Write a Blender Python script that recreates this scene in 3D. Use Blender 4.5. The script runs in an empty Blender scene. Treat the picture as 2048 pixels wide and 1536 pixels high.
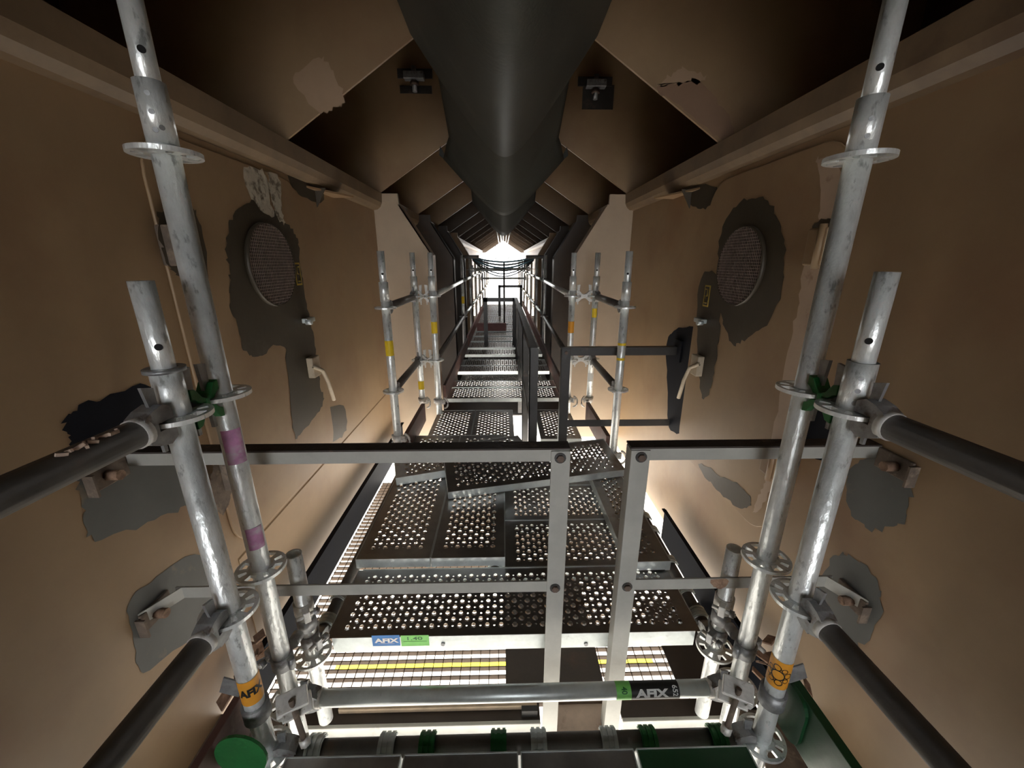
import bpy, bmesh, math, random
from mathutils import Vector, Matrix
random.seed(7)
SC = bpy.context.scene
COL = SC.collection

# ------------------------------------------------------------------ camera
F = 785.0                                   # focal length in pixels of the 2048x1536 frame
PITCH = math.atan(243 / F)
YAW = math.atan(18 * math.cos(PITCH) / F)
cam = bpy.data.cameras.new('camera')
cam.sensor_width = 36.0
cam.lens = 36.0 * F / 2048
cam.clip_start = 0.02
cam.clip_end = 300
camo = bpy.data.objects.new('camera', cam)
COL.objects.link(camo)
camo.location = (0, 0, 0)
camo.rotation_euler = (math.pi / 2 - PITCH, 0, -YAW)
SC.camera = camo

# ------------------------------------------------------------------ world, exposure
W = bpy.data.worlds.new('world')
SC.world = W
W.use_nodes = True
bg = W.node_tree.nodes['Background']
bg.inputs[0].default_value = (0.97, 0.985, 1.0, 1)
bg.inputs[1].default_value = 9.0
SC.view_settings.view_transform = 'Standard'
SC.view_settings.look = 'None'
SC.view_settings.gamma = 1
SC.view_settings.use_curve_mapping = False
SC.view_settings.exposure = 0.0
SC.cycles.use_denoising = True
SC.cycles.max_bounces = 10
SC.cycles.diffuse_bounces = 6
SC.cycles.sample_clamp_indirect = 6.0

# ------------------------------------------------------------------ pixel -> world
cp, sp, cy, sy = math.cos(PITCH), math.sin(PITCH), math.cos(YAW), math.sin(YAW)
def ray(u, v):
    a = (u - 1024) / F; b = (768 - v) / F
    x, y, z = a, cp + b * sp, -sp + b * cp
    return Vector((x * cy + y * sy, -x * sy + y * cy, z))
def P(u, v, X=None, Y=None, Z=None):
    d = ray(u, v)
    t = X / d.x if X is not None else (Y / d.y if Y is not None else Z / d.z)
    return d * t

# ------------------------------------------------------------------ materials
def mat(name, col, rough=0.6, metal=0.0, var=0.0, vscale=8.0, col2=None, c2lo=0.55, c2hi=0.7, c2scale=6.0,
        bump=0.0, bscale=60.0, emit=None, estr=0.0, spec=0.5, stretch=None):
    m = bpy.data.materials.new(name)
    m.use_nodes = True
    nt = m.node_tree; N = nt.nodes; L = nt.links
    b = N['Principled BSDF']
    b.inputs['Base Color'].default_value = (*col, 1)
    b.inputs['Roughness'].default_value = rough
    b.inputs['Metallic'].default_value = metal
    b.inputs['Specular IOR Level'].default_value = spec
    tc = N.new('ShaderNodeTexCoord')
    vec = tc.outputs['Object']
    if stretch:
        mp = N.new('ShaderNodeMapping'); mp.inputs['Scale'].default_value = stretch
        L.new(vec, mp.inputs['Vector']); vec = mp.outputs['Vector']
    out = None
    if var > 0:
        n = N.new('ShaderNodeTexNoise'); n.inputs['Scale'].default_value = vscale
        n.inputs['Detail'].default_value = 6; n.inputs['Roughness'].default_value = 0.65
        L.new(vec, n.inputs['Vector'])
        mr = N.new('ShaderNodeMapRange')
        mr.inputs[1].default_value = 0.3; mr.inputs[2].default_value = 0.7
        mr.inputs[3].default_value = 1 - var; mr.inputs[4].default_value = 1 + var
        L.new(n.outputs[0], mr.inputs[0])
        mx = N.new('ShaderNodeVectorMath'); mx.operation = 'SCALE'
        mx.inputs[0].default_value = col
        L.new(mr.outputs[0], mx.inputs['Scale'])
        out = mx.outputs[0]
        mr2 = N.new('ShaderNodeMapRange')
        mr2.inputs[3].default_value = max(0.05, rough - 0.1); mr2.inputs[4].default_value = min(1, rough + 0.1)
        L.new(n.outputs[0], mr2.inputs[0]); L.new(mr2.outputs[0], b.inputs['Roughness'])
    if col2:
        n2 = N.new('ShaderNodeTexNoise'); n2.inputs['Scale'].default_value = c2scale
        n2.inputs['Detail'].default_value = 8; n2.inputs['Roughness'].default_value = 0.6
        L.new(vec, n2.inputs['Vector'])
        mr3 = N.new('ShaderNodeMapRange')
        mr3.inputs[1].default_value = c2lo; mr3.inputs[2].default_value = c2hi
        L.new(n2.outputs[0], mr3.inputs[0])
        mix = N.new('ShaderNodeMix'); mix.data_type = 'RGBA'
        L.new(mr3.outputs[0], mix.inputs[0])
        if out: L.new(out, mix.inputs[6])
        else: mix.inputs[6].default_value = (*col, 1)
        mix.inputs[7].default_value = (*col2, 1)
        out = mix.outputs[2]
    if out: L.new(out, b.inputs['Base Color'])
    if bump > 0:
        n3 = N.new('ShaderNodeTexNoise'); n3.inputs['Scale'].default_value = bscale
        n3.inputs['Detail'].default_value = 4
        L.new(vec, n3.inputs['Vector'])
        bp = N.new('ShaderNodeBump'); bp.inputs['Strength'].default_value = bump; bp.inputs['Distance'].default_value = 0.004
        L.new(n3.outputs[0], bp.inputs['Height']); L.new(bp.outputs[0], b.inputs['Normal'])
    if emit:
        b.inputs['Emission Color'].default_value = (*emit, 1)
        b.inputs['Emission Strength'].default_value = estr
    return m

M = {}
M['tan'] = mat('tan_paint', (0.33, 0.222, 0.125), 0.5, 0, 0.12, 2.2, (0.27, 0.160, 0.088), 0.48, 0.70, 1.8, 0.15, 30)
M['tan_light'] = mat('tan_undercoat', (0.50, 0.37, 0.27), 0.6, 0, 0.10, 5, (0.36, 0.24, 0.16), 0.6, 0.7, 14, 0.15, 40)
M['pale'] = mat('pale_chalk_paint', (0.52, 0.47, 0.38), 0.8, 0, 0.2, 20, (0.20, 0.17, 0.13), 0.5, 0.6, 22, 0.2, 60)
M['primer'] = mat('grey_primer', (0.115, 0.12, 0.113), 0.6, 0, 0.12, 5, (0.22, 0.18, 0.13), 0.62, 0.72, 7, 0.1, 50)
M['olive'] = mat('dark_olive_paint_shadow', (0.060, 0.048, 0.032), 0.5, 0, 0.2, 6, (0.10, 0.08, 0.06), 0.6, 0.75, 5, 0.15, 40)  # olive paint, also used to draw the lever and gusset shadows
M['navy'] = mat('black_blue_paint_shadow', (0.012, 0.014, 0.02), 0.7, 0, 0.25, 6, None, bump=0.1, spec=0.1)  # black-blue paint, also used to draw the guard tube shadows
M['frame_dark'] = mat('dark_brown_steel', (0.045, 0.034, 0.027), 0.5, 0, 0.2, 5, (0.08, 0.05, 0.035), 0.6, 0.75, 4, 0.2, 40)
M['beam_tan'] = mat('dimmed_beam_tan', (0.19, 0.130, 0.076), 0.5, 0, 0.2, 5, (0.14, 0.09, 0.055), 0.52, 0.68, 4, 0.2, 30)  # wall tan darkened in colour so the beams look less lit
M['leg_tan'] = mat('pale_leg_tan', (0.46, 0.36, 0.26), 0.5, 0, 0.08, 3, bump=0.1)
M['tan_pale'] = mat('tan_repaint', (0.42, 0.29, 0.19), 0.6, 0, 0.08, 5)
M['red_paint'] = mat('red_brown_repaint', (0.27, 0.165, 0.105), 0.55, 0, 0.08, 5)
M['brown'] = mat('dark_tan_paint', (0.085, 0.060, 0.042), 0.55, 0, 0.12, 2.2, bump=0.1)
M['polish'] = mat('polished_bump_steel', (0.80, 0.80, 0.80), 0.22, 1.0, 0.1, 20)
M['rubber'] = mat('dark_rubber', (0.040, 0.044, 0.038), 0.6, 0, 0.25, 3, (0.07, 0.07, 0.06), 0.55, 0.8, 6, 0.35, 70)
M['galv'] = mat('galvanised_steel', (0.88, 0.92, 0.92), 0.32, 0.45, 0.20, 26, (0.42, 0.45, 0.45), 0.58, 0.68, 50, 0.5, 110, stretch=(1, 1, 0.45))
M['galv2'] = mat('galvanised_channel', (0.66, 0.72, 0.72), 0.38, 0.55, 0.14, 14, (0.45, 0.47, 0.47), 0.62, 0.75, 30, 0.12, 60)
M['deck'] = mat('worn_deck_steel', (0.36, 0.35, 0.34), 0.32, 0.9, 0.18, 10, (0.22, 0.15, 0.11), 0.6, 0.75, 6, 0.08, 60)
M['cast'] = mat('cast_steel', (0.33, 0.34, 0.35), 0.5, 0.6, 0.3, 30, (0.16, 0.13, 0.11), 0.58, 0.7, 22, 0.4, 70)
M['cast_light'] = mat('cast_steel_pale', (0.66, 0.65, 0.62), 0.5, 0.3, 0.2, 30, (0.3, 0.26, 0.22), 0.6, 0.7, 25, 0.3, 80)
M['pipe_dark'] = mat('dirty_dark_tube', (0.135, 0.125, 0.115), 0.5, 0.3, 0.25, 9, (0.22, 0.16, 0.12), 0.62, 0.75, 9, 0.3, 60)
M['rail'] = mat('grey_rail_paint', (0.40, 0.40, 0.37), 0.5, 0.1, 0.12, 8, (0.22, 0.13, 0.08), 0.66, 0.74, 9, 0.2, 60)
M['rail_top_shade'] = mat('shaded_rail_top', (0.040, 0.030, 0.026), 0.6, 0, 0.3, 14, (0.12, 0.07, 0.05), 0.62, 0.7, 20, 0.6, 60)  # dark brown with the shade of the rail tops put in
M['rail_black'] = mat('black_rail_paint', (0.055, 0.053, 0.052), 0.4, 0.2, 0.2, 9, (0.13, 0.10, 0.08), 0.62, 0.74, 9, 0.25, 60)
M['bolt'] = mat('rusty_bolt', (0.14, 0.10, 0.08), 0.6, 0.5, 0.3, 60, None, bump=0.3, bscale=150)
M['rust'] = mat('rust_scale', (0.20, 0.125, 0.085), 0.9, 0, 0.4, 18, (0.34, 0.22, 0.15), 0.5, 0.6, 20, 0.9, 60)
M['rust_dark'] = mat('dull_rusty_steel', (0.15, 0.115, 0.09), 0.8, 0, 0.35, 18, (0.26, 0.20, 0.15), 0.55, 0.65, 20, 0.6, 60)
M['green'] = mat('green_paint', (0.022, 0.16, 0.045), 0.4, 0.1, 0.25, 14, (0.05, 0.30, 0.10), 0.62, 0.75, 20, 0.15, 50)
M['green_dark'] = mat('dark_green_board', (0.010, 0.065, 0.022), 0.4, 0, 0.25, 6, None, bump=0.1)
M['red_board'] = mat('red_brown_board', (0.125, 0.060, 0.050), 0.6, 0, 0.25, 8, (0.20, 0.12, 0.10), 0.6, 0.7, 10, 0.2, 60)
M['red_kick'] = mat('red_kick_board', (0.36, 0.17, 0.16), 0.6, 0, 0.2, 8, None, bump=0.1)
M['orange'] = mat('orange_sticker', (0.75, 0.33, 0.03), 0.5, 0, 0.1, 30)
M['yellow'] = mat('yellow_sticker', (0.85, 0.60, 0.02), 0.5, 0, 0.1, 30)
M['yellow_line'] = mat('yellow_road_paint', (0.80, 0.62, 0.01), 0.7, 0, 0.1, 3)
M['lime'] = mat('lime_sticker', (0.22, 0.66, 0.14), 0.5, 0, 0.1, 30)
M['blue'] = mat('blue_sticker', (0.03, 0.20, 0.55), 0.5, 0, 0.1, 30)
M['white'] = mat('white_print', (0.85, 0.87, 0.86), 0.5)
M['black'] = mat('black_print', (0.012, 0.012, 0.012), 0.5)
M['ink'] = mat('dark_green_ink', (0.03, 0.16, 0.04), 0.5)
M['pink'] = mat('pink_spray_paint', (0.52, 0.24, 0.44), 0.6, 0, 0.25, 30, (0.55, 0.45, 0.53), 0.5, 0.65, 25)
M['cream'] = mat('cream_lever', (0.50, 0.42, 0.31), 0.5, 0, 0.15, 20)
M['brass'] = mat('brass_yellow_tag', (0.50, 0.36, 0.06), 0.5, 0, 0.1, 30)
M['wood'] = mat('pale_batten', (0.55, 0.43, 0.30), 0.7, 0, 0.2, 12, bump=0.2)
M['white_steel'] = mat('white_painted_steel', (0.62, 0.62, 0.57), 0.5, 0, 0.12, 7, (0.40, 0.36, 0.30), 0.64, 0.74, 9, 0.1, 50)
M['pink_plate'] = mat('pale_dusty_plate', (0.60, 0.47, 0.38), 0.8, 0, 0.2, 8, (0.42, 0.3, 0.22), 0.58, 0.7, 10, 0.3, 40)
M['grate'] = mat('brown_grating', (0.10, 0.065, 0.04), 0.6, 0.2, 0.25, 12, bump=0.2)
M['ground'] = mat('pale_concrete_ground', (0.64, 0.58, 0.50), 0.9, 0, 0.10, 0.4, bump=0.0)
M['ground_dark'] = mat('dark_tar_strip', (0.30, 0.24, 0.19), 0.9, 0, 0.1, 0.6)
M['grille'] = mat('brown_grille_wire', (0.30, 0.23, 0.20), 0.6, 0.2, 0.3, 40)
M['hole'] = mat('dark_inside', (0.006, 0.006, 0.007), 0.8)
M['cable_blue'] = mat('pale_blue_cable', (0.12, 0.26, 0.34), 0.5)
M['cable'] = mat('grey_cable', (0.06, 0.07, 0.075), 0.5)
M['lamp'] = mat('lamp_glass', (0.9, 0.9, 0.88), 0.3, emit=(1.0, 0.97, 0.92), estr=45.0)

# ------------------------------------------------------------------ mesh helpers
class MB:
    def __init__(self): self.v = []; self.f = []; self.s = []
    def add(self, vs, fs, smooth=False):
        o = len(self.v); self.v += [Vector(q) for q in vs]
        for f in fs: self.f.append([i + o for i in f]); self.s.append(smooth)
        return self
    def box(self, c, s, R=None):
        c = Vector(c); hx, hy, hz = s[0] / 2, s[1] / 2, s[2] / 2
        vs = [Vector((a * hx, b * hy, d * hz)) for d in (-1, 1) for b in (-1, 1) for a in (-1, 1)]
        if R: vs = [R @ q for q in vs]
        return self.add([q + c for q in vs], [(0, 2, 3, 1), (4, 5, 7, 6), (0, 1, 5, 4), (2, 6, 7, 3), (0, 4, 6, 2), (1, 3, 7, 5)])
    def rect(self, x0, x1, y0, y1, z0, z1):
        return self.box(((x0 + x1) / 2, (y0 + y1) / 2, (z0 + z1) / 2), (abs(x1 - x0), abs(y1 - y0), abs(z1 - z0)))
    def tube(self, p0, p1, r, n=20, r1=None, inner=None, caps=True):
        p0, p1 = Vector(p0), Vector(p1); r1 = r if r1 is None else r1
        d = (p1 - p0).normalized(); a, b = frame(d)
        cs = [(math.cos(2 * math.pi * i / n), math.sin(2 * math.pi * i / n)) for i in range(n)]
        rings = [(p0, r), (p1, r1)]
        if inner: rings += [(p1, inner), (p0, inner)]
        vs = [p + (a * c + b * s) * rr for p, rr in rings for c, s in cs]
        o = len(self.v); self.v += vs; k = len(rings)
        for j in range(k if inner else 1):
            for i in range(n):
                i2 = (i + 1) % n; A = j * n; B = ((j + 1) % k) * n
                self.f.append([o + A + i, o + A + i2, o + B + i2, o + B + i]); self.s.append(not (inner and j in (1, 3)))
        if not inner and caps:
            self.f.append([o + i for i in reversed(range(n))]); self.s.append(False)
            self.f.append([o + n + i for i in range(n)]); self.s.append(False)
        return self
    def path(self, pts, r, n=8):
        pts = [Vector(q) for q in pts]; o = len(self.v); k = len(pts)
        for j, q in enumerate(pts):
            d = (pts[min(j + 1, k - 1)] - pts[max(j - 1, 0)]).normalized(); a, b = frame(d)
            for i in range(n):
                t = 2 * math.pi * i / n; self.v.append(q + (a * math.cos(t) + b * math.sin(t)) * r)
        for j in range(k - 1):
            for i in range(n):
                i2 = (i + 1) % n
                self.f.append([o + j * n + i, o + j * n + i2, o + (j + 1) * n + i2, o + (j + 1) * n + i]); self.s.append(True)
        self.f.append([o + i for i in reversed(range(n))]); self.s.append(False)
        self.f.append([o + (k - 1) * n + i for i in range(n)]); self.s.append(False)
        return self
    def prism(self, poly, axis, a, b):
        n = len(poly)
        def pt(q, t):
            return {'x': (t, q[0], q[1]), 'y': (q[0], t, q[1]), 'z': (q[0], q[1], t)}[axis]
        vs = [pt(q, a) for q in poly] + [pt(q, b) for q in poly]
        fs = [list(range(n))[::-1], list(range(n, 2 * n))] + [(i, (i + 1) % n, n + (i + 1) % n, n + i) for i in range(n)]
        return self.add(vs, fs)
    def mesh(self, name):
        me = bpy.data.meshes.new(name)
        me.from_pydata([tuple(q) for q in self.v], [], self.f)
        me.polygons.foreach_set('use_smooth', self.s)
        bm = bmesh.new(); bm.from_mesh(me); bmesh.ops.recalc_face_normals(bm, faces=bm.faces); bm.to_mesh(me); bm.free()
        return me

def frame(d):
    a = Vector((0, 0, 1)).cross(d)
    if a.length < 1e-3: a = Vector((1, 0, 0))
    a.normalize(); return a, d.cross(a).normalized()

def obj(name, mb, m, parent=None, loc=None, rot=None, bevel=0.0, world=False, kind=None, label=None):
    me = mb.mesh(name) if isinstance(mb, MB) else mb
    if m is not None:
        mm = M[m] if isinstance(m, str) else m
        if not me.materials: me.materials.append(mm)
    o = bpy.data.objects.new(name, me); COL.objects.link(o)
    if parent is not None:
        o.parent = parent
        if world:
            off = Vector((0, 0, 0)); q = parent
            while q is not None: off += q.location; q = q.parent
            o.location = -off
    if loc is not None: o.location = loc
    if rot is not None: o.rotation_euler = rot
    if bevel:
        bv = o.modifiers.new('bevel', 'BEVEL'); bv.width = bevel; bv.segments = 2; bv.limit_method = 'ANGLE'; bv.angle_limit = 0.7
    if kind: o['kind'] = kind
    if label: o['label'] = label
    return o

def tag(o, label, cat, group=None, kind=None):
    if label: o['label'] = label
    if cat: o['category'] = cat
    if group: o['group'] = group
    if kind: o['kind'] = kind
    return o

def thing(name, label, cat, loc=(0, 0, 0), rz=0.0, group=None, kind=None):
    o = bpy.data.objects.new(name, None); COL.objects.link(o)
    o.empty_display_size = 0.05
    o.location = loc; o.rotation_euler = (0, 0, rz)
    return tag(o, label, cat, group, kind)

def struct(name, mb, m, label, cat='wall'):
    o = obj(name, mb, m); tag(o, label, cat, kind='structure'); return o

def rounded(y0, y1, z0, z1, r, n=6):
    pts = []
    for cyy, czz, a0 in ((y1 - r, z1 - r, 0), (y0 + r, z1 - r, 90), (y0 + r, z0 + r, 180), (y1 - r, z0 + r, 270)):
        for i in range(n + 1):
            t = math.radians(a0 + 90 * i / n); pts.append((cyy + r * math.cos(t), czz + r * math.sin(t)))
    return pts

def text_mesh(s, bold=0.0):
    cu = bpy.data.curves.new('txt', 'FONT'); cu.body = s; cu.size = 1.0; cu.offset = bold
    cu.align_x = 'CENTER'; cu.align_y = 'CENTER'
    o = bpy.data.objects.new('txt', cu); COL.objects.link(o)
    dg = bpy.context.evaluated_depsgraph_get()
    me = bpy.data.meshes.new_from_object(o.evaluated_get(dg))
    bpy.data.objects.remove(o)
    return me

def lettering(name, s, m, parent, fn, h, w=None, bold=0.02):
    """text mapped by fn(x, y) -> world point; h = cap height, w = full width (metres)"""
    me = text_mesh(s, bold)
    bm = bmesh.new(); bm.from_mesh(me); bmesh.ops.triangulate(bm, faces=bm.faces)
    for _ in range(3):
        lng = [e for e in bm.edges if e.calc_length() > .12]
        if lng: bmesh.ops.subdivide_edges(bm, edges=lng, cuts=1); bmesh.ops.triangulate(bm, faces=bm.faces)
    bm.to_mesh(me); bm.free()
    xs = [q.co.x for q in me.vertices]; ys = [q.co.y for q in me.vertices]
    x0, x1, y0, y1 = min(xs), max(xs), min(ys), max(ys)
    ky = h / (y1 - y0); kx = (w / (x1 - x0)) if w else ky
    for q in me.vertices:
        q.co = fn((q.co.x - (x0 + x1) / 2) * kx, (q.co.y - (y0 + y1) / 2) * ky)
    me.materials.clear()
    return obj(name, me, m, parent, world=True)

def shell(p0, d, e1, r, s0, s1, a0, a1, n=12):
    """a patch lying on a tube: along s0..s1, around a0..a1 from e1"""
    d = Vector(d).normalized(); e1 = Vector(e1).normalized(); e2 = d.cross(e1); p0 = Vector(p0)
    mb = MB(); vs = []
    for i in range(n + 1):
        t = a0 + (a1 - a0) * i / n
        for s in (s0, s1): vs.append(p0 + d * s + (e1 * math.cos(t) + e2 * math.sin(t)) * r)
    mb.add(vs, [(2 * i, 2 * i + 1, 2 * i + 3, 2 * i + 2) for i in range(n)], True)
    return mb

# ------------------------------------------------------------------ shared pieces
def rosette_mb(n=48):
    R = [0.0238, 0.034, 0.053, 0.0615]; h = 0.0045; mb = MB()
    def solid(j, i):
        if j != 1: return True
        a = (i % n)
        for c in (0, 12, 24, 36):
            if (a - c) % n in (0, 1, n - 1, n - 2): return False
        for c in (6, 18, 30, 42):
            if (a - c) % n in (0, n - 1): return False
        return True
    def pt(j, i, z):
        t = 2 * math.pi * i / n; return (R[j] * math.cos(t), R[j] * math.sin(t), z)
    for j in range(3):
        for i in range(n):
            if not solid(j, i): continue
            mb.add([pt(j, i, h), pt(j, i + 1, h), pt(j + 1, i + 1, h), pt(j + 1, i, h)], [(0, 1, 2, 3)])
            mb.add([pt(j, i, -h), pt(j, i + 1, -h), pt(j + 1, i + 1, -h), pt(j + 1, i, -h)], [(3, 2, 1, 0)])
            if j == 2 or not solid(j + 1, i): mb.add([pt(j + 1, i, -h), pt(j + 1, i + 1, -h), pt(j + 1, i + 1, h), pt(j + 1, i, h)], [(0, 1, 2, 3)])
            if j == 0 or not solid(j - 1, i): mb.add([pt(j, i, -h), pt(j, i + 1, -h), pt(j, i + 1, h), pt(j, i, h)], [(3, 2, 1, 0)])
            if not solid(j, (i + 1) % n): mb.add([pt(j, i + 1, -h), pt(j + 1, i + 1, -h), pt(j + 1, i + 1, h), pt(j, i + 1, h)], [(3, 2, 1, 0)])
            if not solid(j, (i - 1) % n): mb.add([pt(j, i, -h), pt(j + 1, i, -h), pt(j + 1, i, h), pt(j, i, h)], [(0, 1, 2, 3)])
    return mb
ROSETTE = rosette_mb().mesh('rosette'); ROSETTE.materials.append(M['galv'])

HEADP = [(.028, .008), (.028, .030), (.046, .040), (.070, .034), (.088, .024), (.088, -.024), (.070, -.034), (.046, -.040), (.028, -.030), (.028, -.008), (.064, -.008), (.064, .008)]
def head_mesh(m):
    me = MB().prism(HEADP, 'y', -.019, .019).mesh('ledger_head'); me.materials.append(M[m]); return me
HEAD = {m: head_mesh(m) for m in ('cast', 'cast_light', 'galv', 'pipe_dark')}
WEDGE = MB().prism([(.037, .070), (.062, .077), (.0515, .008), (.0490, -.058), (.0420, -.058), (.0385, 0)], 'y', -.003, .003).mesh('wedge'); WEDGE.materials.append(M['cast'])

TR = 0.0242
def standard(label, x, y, z0, z1, rosettes, spigot=0.0, flange=False, hole_dir=None, stickers=(), group=None, dimples=(), rot0=0.0, collar=True):
    t = thing('scaffold_standard', label, 'scaffold pole', (x, y, z0), group=group)
    H = z1 - z0
    obj('tube', MB().tube((0, 0, 0), (0, 0, H), TR, 24, inner=TR - .004), 'galv', t)
    if spigot > 0:
        obj('spigot', MB().tube((0, 0, H - .1), (0, 0, H + spigot), TR - .0045, 24, inner=TR - .008), 'galv', t)
        if collar: obj('collar', MB().tube((0, 0, H - .105), (0, 0, H), TR + .0018, 24, inner=TR - .003), 'galv', t)
        hd = Vector(hole_dir or (-x, -y, 0)); hd.z = 0; hd.normalize()
        zc = H + min(.045, spigot * .35)
        obj('pin_hole', MB().tube(hd * (TR - .0085) + Vector((0, 0, zc)), hd * (TR - .0041) + Vector((0, 0, zc)), .0065, 14), 'hole', t)
    if flange: obj('flange_ring', MB().tube((0, 0, H - .006), (0, 0, H + .002), TR + .010, 24, inner=TR - .002), 'cast', t)
    for dz, da in dimples:
        hd = Vector((-x, -y, 0)).normalized(); hd = Matrix.Rotation(da, 3, 'Z') @ hd
        obj('dimple', MB().tube(hd * (TR + .0005) + Vector((0, 0, dz - z0)), hd * (TR + .0022) + Vector((0, 0, dz - z0)), .0048, 10), 'cast', t)
    for zr in rosettes:
        o = obj('rosette', ROSETTE, None, t, loc=(0, 0, zr - z0), rot=(0, 0, rot0))
    for (za, zb, m, half, da) in stickers:
        e = Matrix.Rotation(da, 3, 'Z') @ Vector((-x, -y, 0)).normalized()
        obj('sticker', shell((0, 0, 0), (0, 0, 1), e, TR + .0009, za - z0, zb - z0, -half, half), m, t)
    return t

def ledger(label, a, b, m='galv', hm='cast_light', heads=(True, True), group=None, name='scaffold_ledger', r=TR):
    a, b = Vector(a), Vector(b); d = (b - a).normalized()
    t = thing(name, label, 'scaffold tube', a, group=group)
    L = (b - a).length
    s = .084 if heads[0] else 0; e = L - (.084 if heads[1] else 0)
    obj('tube', MB().tube(d * s, d * e, r, 22, inner=r - .004), m, t)
    rz = math.atan2(d.y, d.x)
    for k, (p, q) in enumerate(((Vector((0, 0, 0)), rz), (d * L, rz + math.pi))):
        if not heads[k]: continue
        h = obj('ledger_head', HEAD['cast' if hm == 'cast_light' else hm], None, t, loc=p, rot=(0, 0, q))
        obj('wedge', WEDGE, None, h)
        if hm == 'cast_light':
            obj('weld_collar', MB().tube((.080, 0, 0), (.096, 0, 0), r + .0025, 20), 'cast_light', h)
    return t

def x_clamp(label, c, direction, m, group=None, h=.068):
    """h = half the distance between the two poles; the jaws grip the discs and the wedges pass through their holes"""
    rz = math.atan2(direction[1], direction[0])
    t = thing('rosette_clamp', label, 'scaffold clamp', c, rz, group)
    e = h - .027
    for sx in (-1, 1):
        for sz in (-1, 1):
            poly = [(0, sz * .0068), (0, sz * .013), (sx * e * .30, sz * .020), (sx * e * .66, sz * .041), (sx * e, sz * .044), (sx * e, sz * .022), (sx * e * .80, sz * .019), (sx * e * .50, sz * .0068)]
            obj('arm', MB().prism(poly, 'y', -.017, .017), m, t, bevel=.0015)
    hw = max(.0045, h - .0635)
    obj('hub', MB().rect(-hw, hw, -.019, .019, -.014, .014), m, t, bevel=.0015)
    w0, w1 = h - .0515, h - .0370
    for sx in (-1, 1):
        obj('wedge', MB().prism([(sx * (w0 - .006), .086), (sx * (w1 + .003), .082), (sx * w1, 0), (sx * (w1 - .003), -.064), (sx * (w0 + .003), -.064), (sx * w0, .010)], 'y', -.004, .004), 'cast_light' if m == 'cast_light' else 'cast', t)
    return t

def coupler(label, c, axis=(0, 0, 1), out=(1, 0, 0), m='cast', second=None, group=None):
    axis = Vector(axis).normalized(); out = Vector(out).normalized(); side = axis.cross(out)
    t = thing('tube_coupler', label, 'scaffold clamp', c, group=group)
    obj('band', MB().tube(axis * -.022, axis * .022, TR + .006, 22, inner=TR + .0008), m, t)
    R = Matrix((out, side, axis)).transposed()
    b1 = MB(); b1.box(out * (TR + .018), (.030, .020, .040), R); obj('lug', b1, m, t, bevel=.003)
    obj('bolt', MB().tube(out * (TR + .020) - side * .030, out * (TR + .020) + side * .040, .0065, 10), 'cast_light', t)
    obj('nut', MB().tube(out * (TR + .020) + side * .022, out * (TR + .020) + side * .036, .012, 6), 'cast', t)
    obj('hinge', MB().tube(out * -(TR + .0112) - axis * .018, out * -(TR + .0112) + axis * .018, .009, 12), m, t)
    if second is not None:
        ax2, off = Vector(second[0]).normalized(), Vector(second[1])
        obj('band', MB().tube(off - ax2 * .022, off + ax2 * .022, TR + .006, 22, inner=TR + .0008), m, t)
        obj('swivel', MB().tube(off * .38, off * .62, .018, 14), m, t)
    return t

# ---- perforated steel deck planks (long axis = local x, top at local z = 0)
def perforated_mb(L, Wd, margin=.028, px=.025, py=.026, end=.045):
    nx = int((L - 2 * end) / px); ny = max(1, int((Wd - 2 * margin) / py))
    x0 = -nx * px / 2; y0 = -ny * py / 2
    mb = MB(); bumps = set(); A = [(math.cos(math.pi / 4 * k), math.sin(math.pi / 4 * k)) for k in range(8)]
    Q = [(1, 0), (1, 1), (0, 1), (-1, 1), (-1, 0), (-1, -1), (0, -1), (1, -1)]
    for i in range(nx):
        for j in range(ny):
            cx = x0 + (i + .5) * px; cyy = y0 + (j + .5) * py
            big = (i + j) % 2 == 0
            sq = [(cx + q[0] * px / 2, cyy + q[1] * py / 2, 0) for q in Q]
            rb, rt, h = (.0112, .0076, .0045) if big else (.0040, .0036, -.001)
            r1 = [(cx + a * rb, cyy + b * rb, 0) for a, b in A]
            r2 = [(cx + a * rt, cyy + b * rt, h) for a, b in A]
            fs = [(k, (k + 1) % 8, 8 + (k + 1) % 8, 8 + k) for k in range(8)] + [(8 + k, 8 + (k + 1) % 8, 16 + (k + 1) % 8, 16 + k) for k in range(8)]
            mb.add(sq + r1 + r2, fs)
            if big: bumps.update(range(len(mb.f) - 8, len(mb.f)))
    X, Y = nx * px / 2, ny * py / 2
    hx, hy = L / 2, Wd / 2
    for a, b, c, d in ((-hx, -X, -hy, hy), (X, hx, -hy, hy), (-X, X, -hy, -Y), (-X, X, Y, hy)):
        mb.add([(a, c, 0), (b, c, 0), (b, d, 0), (a, d, 0)], [(0, 1, 2, 3)])
    return mb, bumps
PLANK = {}
def claw_mb():
    prof = []
    for k in range(9):
        t = math.radians(180 - 22.5 * k * .9)
        prof.append((.045 + .032 * math.cos(t), -.045 + .032 * math.sin(t)))
    inner = [(.045 + .0265 * math.cos(math.radians(180 - 22.5 * k * .9)), -.045 + .0265 * math.sin(math.radians(180 - 22.5 * k * .9))) for k in range(9)]
    mb = MB().prism([(-.01, -.055), (-.01, -.012), (.012, -.020)] + prof[1:] + inner[::-1] + [(.012, -.055)], 'y', -.022, .022)
    rib = [(.045 + .0355 * math.cos(math.radians(180 - 22.5 * k * .9)), -.045 + .0355 * math.sin(math.radians(180 - 22.5 * k * .9))) for k in range(9)]
    for yc in (-.015, 0, .015): mb.prism(rib[1:] + inner[:0:-1], 'y', yc - .0042, yc + .0042)
    return mb
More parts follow.
